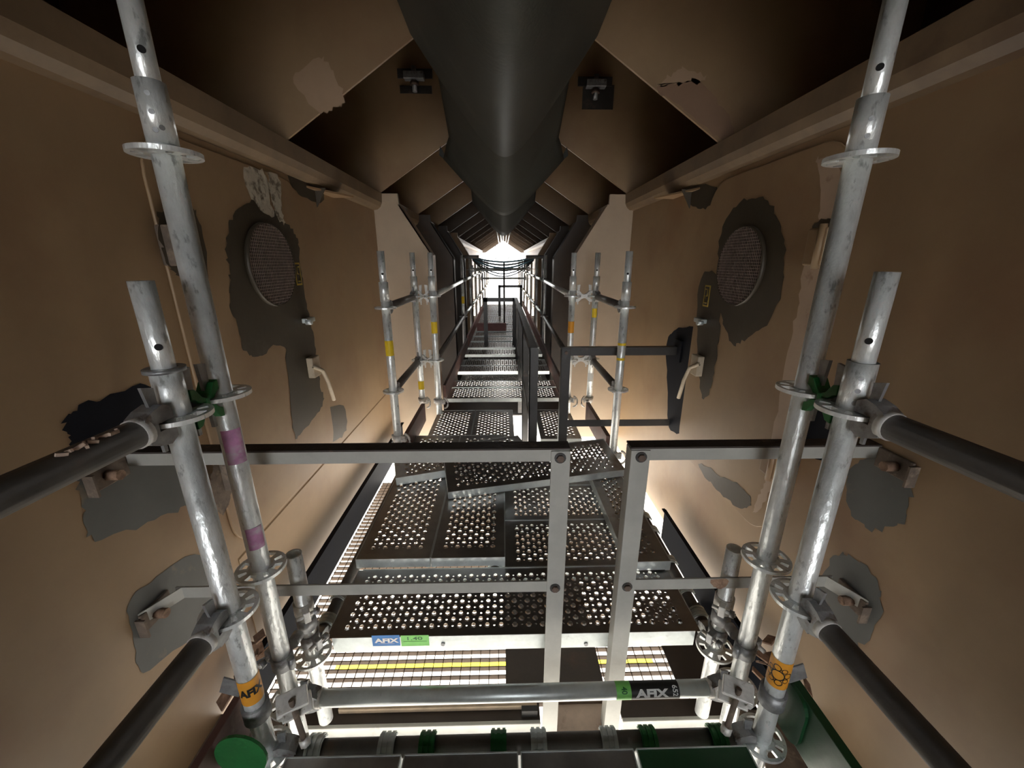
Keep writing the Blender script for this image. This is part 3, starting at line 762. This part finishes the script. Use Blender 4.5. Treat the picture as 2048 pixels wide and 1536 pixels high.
# dark ledgers running back past the camera
for s, X, Y, zs, side in ((-1, SLx, SLy, (-.295, -.795), 'flanged short pole'), (1, SRx, SRy, (-.295, -.795), 'dimpled short pole')):
    for i, z in enumerate(zs):
        l = ledger('dirty dark guard tube at %s height running back from the %s' % (('upper', 'lower')[i], side), (X, Y, z), (X + s * .02, Y - 2.0, z), 'pipe_dark', 'cast_light', (True, False), name='guard_tube', r=.0255)
lt = bpy.data.objects.get('guard_tube')
rc = random.Random(4)
for k in range(11):
    dy = -.13 - .011 * k if k < 9 else -.32 - .02 * (k - 9)
    R = Matrix.Rotation(rc.uniform(0, 3), 3, 'Z') @ Matrix.Rotation(rc.uniform(-.5, .5), 3, 'X')
    obj('plaster_crumb', MB().box((.008 + rc.uniform(-.005, .006), dy, .0245), (.004, rc.uniform(.010, .022), .005), R), 'pink_plate', lt)

# stub standards carrying the first deck
STL = standard('short stub standard with an open top beside the pink-banded pole foot', -.668, 1.04, -1.62, -.879, (-1.295,), 0)
STR = standard('short stub standard with an open top beside the unmarked pole foot', .738, 1.032, -1.62, -.877, (-1.295,), 0)
for X, Y, s, lab in ((-.668, 1.04, 1, 'pink-banded'), (.738, 1.032, -1, 'unmarked')):
    coupler('bright steel coupler high on the stub beside the %s pole' % lab, (X, Y, -1.09), out=(.6 * s, -.8, 0), m='cast_light')
    coupler('dark coupler lower on the stub beside the %s pole' % lab, (X, Y, -1.222), out=(.8 * s, -.5, 0), m='cast')
for X, Y, s, lab in ((TLx, TLy, 1, 'pink-banded'), (TRx, TRy, -1, 'unmarked')):
    SX, SY = (-.668, 1.04) if s > 0 else (.738, 1.032)
    coupler('swivel coupler low on the %s tall pole, joining it to its stub' % lab, (X, Y, -1.13), out=(-.9 * s, .3, 0), m='cast', second=((0, 0, 1), (SX - X, SY - Y, -.024)))
for X, Y, s, lab in ((SLx, SLy, 1, 'flanged'), (SRx, SRy, -1, 'dimpled')):
    t = thing('foot_coupler', 'grey cast coupler with a long threaded bolt at the foot of the %s short pole' % lab, 'scaffold clamp', (X, Y, -1.13))
    obj('band', MB().tube((0, 0, -.024), (0, 0, .024), TR + .008, 22, inner=TR + .0008), 'cast', t)
    R = Matrix.Rotation(.5 * s, 3, 'Z') @ Matrix.Rotation(.5, 3, 'X')
    obj('jaw', MB().box((.082 * s, .022, -.005), (.075, .05, .016), R).box((.085 * s, .030, -.040), (.075, .05, .012), R).box((.052 * s, .012, -.022), (.016, .05, .045), R), 'cast_light', t, bevel=.003)
    obj('threaded_bolt', MB().tube((.085 * s, .014, .008), (.112 * s, -.008, -.11), .0075, 10), 'rust_dark', t)
    obj('nut', MB().tube((.110 * s, -.006, -.104), (.116 * s, -.010, -.125), .014, 6), 'cast_light', t)
    obj('side_wedge', MB().box((-.058 * s, .01, .067), (.05, .004, .055), Matrix.Rotation(.4 * s, 3, 'Y')), 'cast', t)

# front ledger with stickers
LZ = -1.295
fl = ledger('galvanised ledger with lime and black stickers between the two tall poles', (TLx, TLy, LZ), (TRx, TRy, LZ), 'galv2', 'cast_light')
base = Vector((TLx, TLy, LZ)); dirx = (Vector((TRx, TRy, LZ)) - base).normalized()
e_cam = Vector((0, -.57, .82)); e_up = Vector((0, .82, .57))
def wrapx(s0, a0, r):
    return lambda a, b: base + dirx * (s0 + a) + (e_cam * math.cos(a0 + b / r) + e_up * math.sin(a0 + b / r)) * r
def sx(u): return P(u, 1382, Y=.86).x - TLx
e1v = -e_up * 1.0
def xshell(s0, s1, a0, a1, dr): 
    n = 12; vs = []; f = wrapx(0, 0, TR + dr)
    for i in range(n + 1):
        t = a0 + (a1 - a0) * i / n
        for s in (s0, s1):
            vs.append(base + dirx * s + (e_cam * math.cos(t) + e_up * math.sin(t)) * (TR + dr))
    return MB().add(vs, [(2 * i, 2 * i + 1, 2 * i + 3, 2 * i + 2) for i in range(n)], True)
obj('sticker', xshell(sx(1238), sx(1268), -1.7, 1.3, .0006), 'lime', fl, world=True)
obj('sticker', xshell(sx(1268), sx(1366), -1.7, 1.3, .0006), 'black', fl, world=True)
def rwrap(u, a0):
    f = wrapx(sx(u), a0, TR + .0012)
    return lambda a, b: f(b, -a)
lettering('sticker_print', '40', 'ink', fl, rwrap(1254, -.05), .018, .020, .03)
lettering('sticker_print', 'AFIX', 'white', fl, wrapx(sx(1310), -.42, TR + .0012), .024, .104, .05)
lettering('sticker_print', '652', 'white', fl, rwrap(1357, -.2), .016, .030, .02)

# transom with the plank claws in front of the camera
TZ = -1.295
ledger('dark galvanised transom under the hooked plank claws', (SLx, SLy, TZ), (SRx, SRy, TZ), 'pipe_dark', 'cast')
near_cols = [('galv2', 'plain'), ('green', 'green'), ('galv2', 'plain'), ('green', 'green')]
xe = [-.585, -.275, .035, .345, .655]
labs = ['deck plank with grey claws hooked on the transom, next to the flanged short pole', 'deck plank with green claws hooked on the transom, between two grey-clawed planks',
        'deck plank with grey claws hooked on the transom, between two green-clawed planks', 'deck plank with green claws and green painted end next to the green toe board']
for k in range(4):
    c = (xe[k] + xe[k + 1]) / 2
    t = plank(labs[k], (c, (SLy + SRy) / 2 - .045 - .70, TZ + .045), math.pi / 2, 1.40, .30, True, near_cols[k][0], top_m='green_dark' if k == 3 else 'deck')
    for cl in [o for o in t.children if o.name.startswith('claw')]:
        if cl.location.x > 0: cl.scale = (1.0, 1.0, 1.0)
# toe boards on the near bay
t = thing('toe_board', 'dark green toe board at the foot of the dimpled short pole', 'toe board', (.775, .2, -1.25))
obj('board', MB().rect(.787, .812, -1.1, .80, -1.26, -1.10), 'green_dark', t, world=True, bevel=.002)
obj('end_fitting', MB().prism(rounded(.70, .80, -1.26, -1.10, .04), 'x', .778, .7875), 'green_dark', t, world=True)
t = thing('toe_board', 'red-brown toe board with a green end plate at the foot of the flanged short pole', 'toe board', (-.75, .2, -1.25))
obj('board', MB().rect(-.742, -.722, -1.1, .8225, -1.27, -1.13), 'red_board', t, world=True, bevel=.002)
n = 20
obj('end_plate', MB().prism([(-.660 + .063 * math.cos(2 * math.pi * i / n), -1.175 + .072 * math.sin(2 * math.pi * i / n)) for i in range(n)], 'y', .672, .679), 'green', t, world=True, label='oval green end plate')

# rust debris at the wall foot
def debris(label, c, seed):
    rnd = random.Random(seed); t = thing('rust_flakes', label, 'debris', c)
    for i in range(9):
        R = Matrix.Rotation(rnd.uniform(0, 6), 3, 'Z') @ Matrix.Rotation(rnd.uniform(-1, 1), 3, 'X')
        obj('flake', MB().box((rnd.uniform(-.04, .04), rnd.uniform(-.09, .09), rnd.uniform(-.06, .10)), (rnd.uniform(.02, .05), rnd.uniform(.03, .07), .006), R), 'rust', t)
debris('flaking rust scale against the wall foot by the flanged short pole', (-.93, 1.05, -1.40), 3)
debris('flaking rust scale against the wall foot by the dimpled short pole', (.93, .98, -1.36), 5)

# ================================================================== middle deck
DZ = -1.25
for X, Yl, lab in ((-.668, 2.75, 'pink-banded'), (.738, 2.20, 'unmarked')):
    ledger('dark side ledger under the plank claws, on the %s pole side' % lab, (X, 1.04 if X < 0 else 1.032, DZ - .045), (X, Yl, DZ - .045), 'pipe_dark', 'cast', (True, False))
dx = .035
p1 = plank('front deck plank with blue and lime stickers on its pale channel', (dx, 1.215, DZ), 0, 1.316, notch=.020, claw_at=.18)
yf = 1.215 - .159 - .0017
def front(u0, v): return P(u0, v, Y=yf)
a, b = front(743, 1271), front(801, 1291)
obj('sticker', MB().rect(a.x, b.x, yf - .0005, yf, b.z, a.z), 'blue', p1, world=True)
c_, d_ = front(801, 1271), front(859, 1291)
obj('sticker', MB().rect(c_.x, d_.x, yf - .0005, yf, d_.z, c_.z), 'lime', p1, world=True)
fz = (a.z + b.z) / 2
lettering('sticker_print', 'AFIX', 'white', p1, lambda x_, y_: Vector(((a.x + b.x) / 2 + x_ + .002, yf - .0012, fz + y_ + .001)), .020, .084, .045)
lettering('sticker_print', '1.40', 'ink', p1, lambda x_, y_: Vector(((c_.x + d_.x) / 2 + x_, yf - .0012, fz + y_ + .008)), .015, .052, .01)
obj('sticker_print', MB().rect(c_.x + .008, d_.x - .008, yf - .0012, yf - .0010, fz - .006, fz - .005), 'ink', p1, world=True)
obj('sticker_print', MB().rect(a.x + .02, b.x - .02, yf - .0012, yf - .0010, fz - .0135, fz - .0125), 'white', p1, world=True)
for u in (886, 1172):
    q = front(u, 1288)
    obj('rivet', MB().tube((q.x, yf + .001, q.z), (q.x, yf - .003, q.z), .007, 12), 'cast', p1, world=True)
for k, lab in enumerate(('deck plank right behind the stickered front plank', 'deck plank two rows behind the stickered front plank', 'deck plank at the back of the first bay, below the crossed loose planks')):
    plank(lab, (.347, 1.5365 + .3215 * k, DZ), 0, .692)
# cross tubes that carry the loose lengthwise planks
ledger('dark middle tube under the inner claws of the short deck planks', (-.044, 1.40, DZ - .045), (-.044, 2.60, DZ - .045), 'pipe_dark', 'cast', (False, False))
for Yc, lab in ((1.50, 'front'), (2.56, 'rear')):
    ledger('%s dark cross tube under the lengthwise loose planks' % lab, (-.6445, Yc, DZ - .0194), (-.0675, Yc, DZ - .0194), 'pipe_dark', 'cast', (False, False))
# loose planks lying on top
Z1 = DZ + .0498
plank('loose plank laid lengthwise beside the dark blue-black kick plate', (-.475, 1.38 + .62, Z1), math.pi / 2, 1.24, .312, claws=False, dep=.045)
plank('loose plank laid lengthwise, second in from the blue-black kick plate', (-.157, 1.38 + .62, Z1), math.pi / 2, 1.24, .312, claws=False, dep=.045)
plank('narrow loose plank laid lengthwise beside the weathered kick plate', (.60, 1.34 + .45, Z1), math.pi / 2 + .01, .90, .185, claws=False, dep=.045)
Z2 = Z1 + .0498
def lay(pa, pb, Z, side):
    A, B = P(*pa, Z=Z), P(*pb, Z=Z); d = (B - A); return A, B, math.atan2(d.y, d.x)
A, B, rz = lay((792, 957), (890, 935), Z2, 1)
rz = .30
L2 = .83; cc = A + Vector((math.cos(rz), math.sin(rz), 0)) * L2 / 2 + Vector((-math.sin(rz), math.cos(rz), 0)) * .159
plank('lower of the two crossed loose planks, mostly hidden under the other', cc, rz, L2, .318, claws=False, dep=.045)
Z3 = Z1 + .0498
A, B, rz = lay((897, 985), (1250, 940), Z3, 1)
TILT = .205    # its front edge lies on the lengthwise planks, its back corner on the lower crossed plank
cc = (A + B) / 2 + Vector((-math.sin(rz) * math.cos(TILT), math.cos(rz) * math.cos(TILT), math.sin(TILT))) * .150
plank('loose plank lying askew on top of the crossed planks, bright front edge', cc, rz, round((B - A).length, 2), .30, claws=False, tilt=(TILT, 0), dep=.045)
# deck between first bay and the frames
plank('dark dusty plank laid lengthwise before the far deck, by the red-brown toe board', (-.41, 2.93, DZ + .01), math.pi / 2, .60, .318, claws=False)
plank('dark dusty plank laid lengthwise before the far deck, by the middle handrail', (-.085, 2.93, DZ + .01), math.pi / 2, .60, .318, claws=False)
plank('short plank between the two black handrail posts, lit from below', (.42, 2.93, DZ + .01), math.pi / 2, .60, .30, claws=False)
for k, (X, wd) in enumerate(((-.42, .318), (-.09, .318), (.40, .40))):
    plank('sunken plank below the first bright edge of the far deck, %s' % ('by the red-brown toe board', 'between its two neighbours', 'behind the black handrail post')[k], (X, 3.38, DZ - .15), math.pi / 2, .44, .318, claws=False)
ordn = ['first', 'second', 'third', 'fourth', 'fifth', 'sixth', 'seventh', 'eighth', 'ninth', 'tenth', 'eleventh', 'twelfth', 'thirteenth', 'fourteenth', 'fifteenth', 'sixteenth']
def deckY(v): return P(1000, v, Z=DZ + .01).y
for k, (va, vb) in enumerate(((797, 776), (774.5, 761.5), (743, 731.5), (730.5, 719.5), (709, 699), (695, 684.5), (682, 674), (672, 664.5))):
    ya, yb = deckY(va), deckY(vb)
    plank('%s plank of the far deck, counted from the two dark dusty planks' % ordn[k], (0.0, (ya + yb) / 2, DZ + .01), 0, 1.09, round(yb - ya, 3), claws=False, dep=.035)
for k in range(15):
    plank('%s plank of the bright deck beyond the gate rail' % ordn[k], (0.0, 7.55 + k * .33, DZ + .01), 0, 1.09, .31, claws=False, dep=.035)
for k, va in enumerate((753, 714)):
    yv = P(1000, va, Z=DZ - .10).y
    plank('dark sunken plank in the %s gap of the far deck' % ordn[k], (0.0, yv, DZ - .12), 0, 1.05, .27, claws=False, dep=.035)
# ================================================================== far scaffold
ZT = .068
ZU, ZL = -.247, -.747
F1 = ((-.672, 2.286, 'with a wide yellow sticker, before the chalk-streaked wall'), (.704, 2.286, 'behind the black wall handrail'))
for i, (X, Y, lab) in enumerate(F1):
    standard('galvanised standard %s' % lab, X, Y, -1.10 if i == 0 else -1.22, -.105, (ZU, ZL), .165,
             stickers=((-.525, -.435, 'yellow', 1.2, .0),) if i == 0 else ((-.47, -.455, 'yellow', 1.2, 0), (-.56, -.545, 'yellow', 1.2, 0)))
F2 = ((-.675, 3.08, 'thin galvanised standard with a small yellow label, clamped beside the red-brown toe board'), (.712, 3.08, 'thin galvanised standard with yellow and white labels near its foot'))
for i, (X, Y, lab) in enumerate(F2):
    standard(lab, X, Y, -1.12, -.10, (ZU, ZL), .17, stickers=((-.99, -.92, 'yellow', 1.2, 0),) if i == 0 else ((-.41, -.34, 'yellow', .8, 0), (-.93, -.86, 'white', 1.0, 0)))
F3 = ((-.541, 3.08, 'yellow-stickered galvanised standard, inner pole of the pair by the toe board'), (.533, 3.08, 'orange-stickered galvanised standard, inner pole of the pair by the black handrail'))
for i, (X, Y, lab) in enumerate(F3):
    standard(lab, X, Y, -1.21, -.10, (ZU, ZL), .17, stickers=((-.53, -.44, 'yellow' if i == 0 else 'orange', 1.2, 0),))
for s, X2, X3, lab in ((-1, -.675, -.541, 'toe-board'), (1, .712, .533, 'black-handrail')):
    for z, w_ in ((ZU, 'upper'), (ZL, 'lower')):
        x_clamp('%s pale rosette clamp joining the pole pair on the %s side' % (w_, lab), ((X2 + X3) / 2, 3.08, z), (1, 0, 0), 'cast_light', h=abs(X2 - X3) / 2)
    X1 = F1[0][0] if s < 0 else F1[1][0]
    for z, w_ in ((ZU, 'upper'), (ZL, 'lower')):
        ledger('%s dark guard tube between the single standard and the pole pair, %s side' % (w_, lab), (X1, 2.286, z), (X2, 3.08, z), 'pipe_dark', 'cast')
        ledger('%s long guard tube from the pole pair past the dark frames, %s side' % (w_, lab), (X3, 3.08, z), (-.575 if s < 0 else .59, 5.72, z), 'galv' if z > -.5 else 'pipe_dark', 'cast')
for X, Y, z, o_, lab in ((-.672, 2.286, -1.06, (.9, -.3, 0), 'yellow-stickered single standard'), (-.541, 3.08, -1.10, (.9, -.3, 0), 'inner pole of the toe-board pair'), (-.675, 3.08, -1.09, (.8, -.5, 0), 'outer pole of the toe-board pair'),
                         (.704, 2.286, -1.195, (.9, -.3, 0), 'single standard behind the black handrail'), (.533, 3.08, -1.09, (.8, -.5, 0), 'inner pole of the black-handrail pair'), (.712, 3.08, -1.09, (-.8, -.5, 0), 'outer pole of the black-handrail pair')):
    t = coupler('open-flap coupler at the foot of the %s' % lab, (X, Y, z), out=o_, m='cast_light')
    o2 = Vector(o_).normalized()
    pts = [Vector((0, 0, 0)) + o2 * (.05 + .035 * math.sin(a_)) + Vector((0, 0, .045 * math.cos(a_) - .01)) for a_ in [i * .35 for i in range(10)]]
    obj('flap', MB().path(pts, .007, 6), 'cast_light', t)
# toe boards (red-brown)
for X, s, lab in ((-.648, -1, 'chalk-streaked wall side'), (.680, 1, 'black handrail side')):
    t = thing('toe_board', 'red-brown toe board from the single standard to the pole pair, %s' % lab, 'toe board', (X, 2.3, DZ))
    obj('board', MB().rect(X - .014, X + .014, 2.33, 2.98, DZ + .02, DZ + .17), 'red_board', t, world=True, bevel=.002)
    X2 = -.5375 if s < 0 else .552
    t = thing('toe_board', 'dark toe board along the far deck edge, %s' % lab, 'toe board', (X2, 3.4, DZ))
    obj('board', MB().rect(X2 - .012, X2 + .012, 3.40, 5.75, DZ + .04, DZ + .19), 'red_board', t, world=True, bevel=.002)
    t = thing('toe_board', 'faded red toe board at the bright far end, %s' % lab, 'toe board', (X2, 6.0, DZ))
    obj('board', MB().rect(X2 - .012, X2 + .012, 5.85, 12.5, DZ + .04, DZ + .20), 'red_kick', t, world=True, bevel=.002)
t = thing('toe_board', 'short red board standing across the deck behind the gate rail', 'toe board', (-.2, 7.4, DZ))
obj('board', MB().rect(-.50, .05, 7.40, 7.43, DZ + .012, DZ + .16), 'red_kick', t, world=True, bevel=.002)

XT = {(1, -1): (-.12,), (2, -1): (-.13,), (2, 1): (-.13,), (3, -1): (-.37,), (3, 1): (-.37,)}     # extra discs that carry the cross tubes
SIDE = {-1: 'chalk-streaked wall side', 1: 'black handrail side'}
fy = [5.72, 7.1, 8.5, 9.9, 11.3, 12.7, 14.1, 15.5]
for k, Y in enumerate(fy):
    for s in (-1, 1):
        X = -.575 if s < 0 else .59
        standard('%s far standard beyond the dark frame legs, %s' % (ordn[k], SIDE[s]), X, Y, -1.22, ZT + .03, (ZU, ZL) + XT.get((k, s), ()), 0,
                 stickers=((-.56, -.46, 'yellow', 1.0, 0),) if (k == 0 and s < 0) else ())
        if k + 1 < len(fy):
            for z in (ZU, ZL):
                ledger('%s guard tube between the %s and %s far standards, %s' % ('upper' if z > -.5 else 'lower', ordn[k], ordn[k + 1], SIDE[s]), (X, Y, z), (X, fy[k + 1], z), 'galv2', 'cast')
for k, Y in enumerate(fy[1:4]):
    ledger(('short far cross tube ending above the upright thin pole', 'far cross tube spanning between the third far standards', 'far cross tube spanning between the fourth far standards')[k], (-.575, Y, (-.12, -.13, -.37)[k]), (.0 if k == 0 else .59, Y, (-.12, -.13, -.37)[k]), 'galv2', 'cast', (True, k > 0))
for i, X in enumerate((-.575, .59)):
    ledger('dark tie tube at the head of the first far standards, %s' % ('chalk-streaked wall side' if i == 0 else 'black handrail side'), (X + (.0242 if i == 0 else -.0242), 5.72, .074), (X + (.24 if i == 0 else -.27), 5.72, .074), 'pipe_dark', 'cast', (False, False))
# hanging cables and the lamp at the ridge
for k in range(6):
    sag = .10 + .045 * k; y0 = 7.4 + .05 * k
    pts = [(-.56 + 1.13 * i / 16, y0, .10 - .012 * k - sag * (1 - ((i - 8) / 8) ** 2) * .9) for i in range(17)]
    o = obj('hanging_cable', MB().path(pts, .018 if k < 3 else .012, 6), 'cable_blue' if k in (0, 2) else 'cable')
    tag(o, ('pale blue cable sagging across the walkway between far standards' if k in (0, 2) else 'grey cable sagging across the walkway between far standards'), 'cable', 'sagging cables')
for k in range(5):
    xs = -.08 + .045 * k
    pts = [(xs * 1.3, 6.2, .50), (xs * 1.1, 7.2, .44), (xs, 8.4, .38), (xs * .8, 9.25, .37)]
    o = obj('ridge_cable', MB().path(pts, .010, 6), 'galv2')
    tag(o, 'bright cable running along the ridge to the work lamp', 'cable', 'ridge cables')
t = thing('work_lamp', 'glowing work lamp hanging under the ridge at the far end', 'lamp', (-.02, 9.3, .10))
obj('lamp_glass', MB().rect(-.16, .12, 9.28, 9.32, .10, .34), 'lamp', t, world=True, bevel=.02)
obj('lamp_housing', MB().rect(-.18, .14, 9.32, 9.40, .08, .36), 'galv2', t, world=True, bevel=.02)
obj('hook', MB().path([(-.02, 9.345, .36), (-.02, 9.345, 1.26)], .008, 6), 'cast', t, world=True)
t = thing('lift_pole', 'thin upright pole standing in the middle of the bright walkway', 'scaffold pole', (.02, 8.3, DZ + .02))
obj('pole', MB().tube((.02, 8.3, DZ + .02), (.02, 8.3, .0), .02, 12), 'pipe_dark', t, world=True)
obj('base_plate', MB().rect(-.06, .10, 8.24, 8.36, DZ + .015, DZ + .025), 'cast', t, world=True)
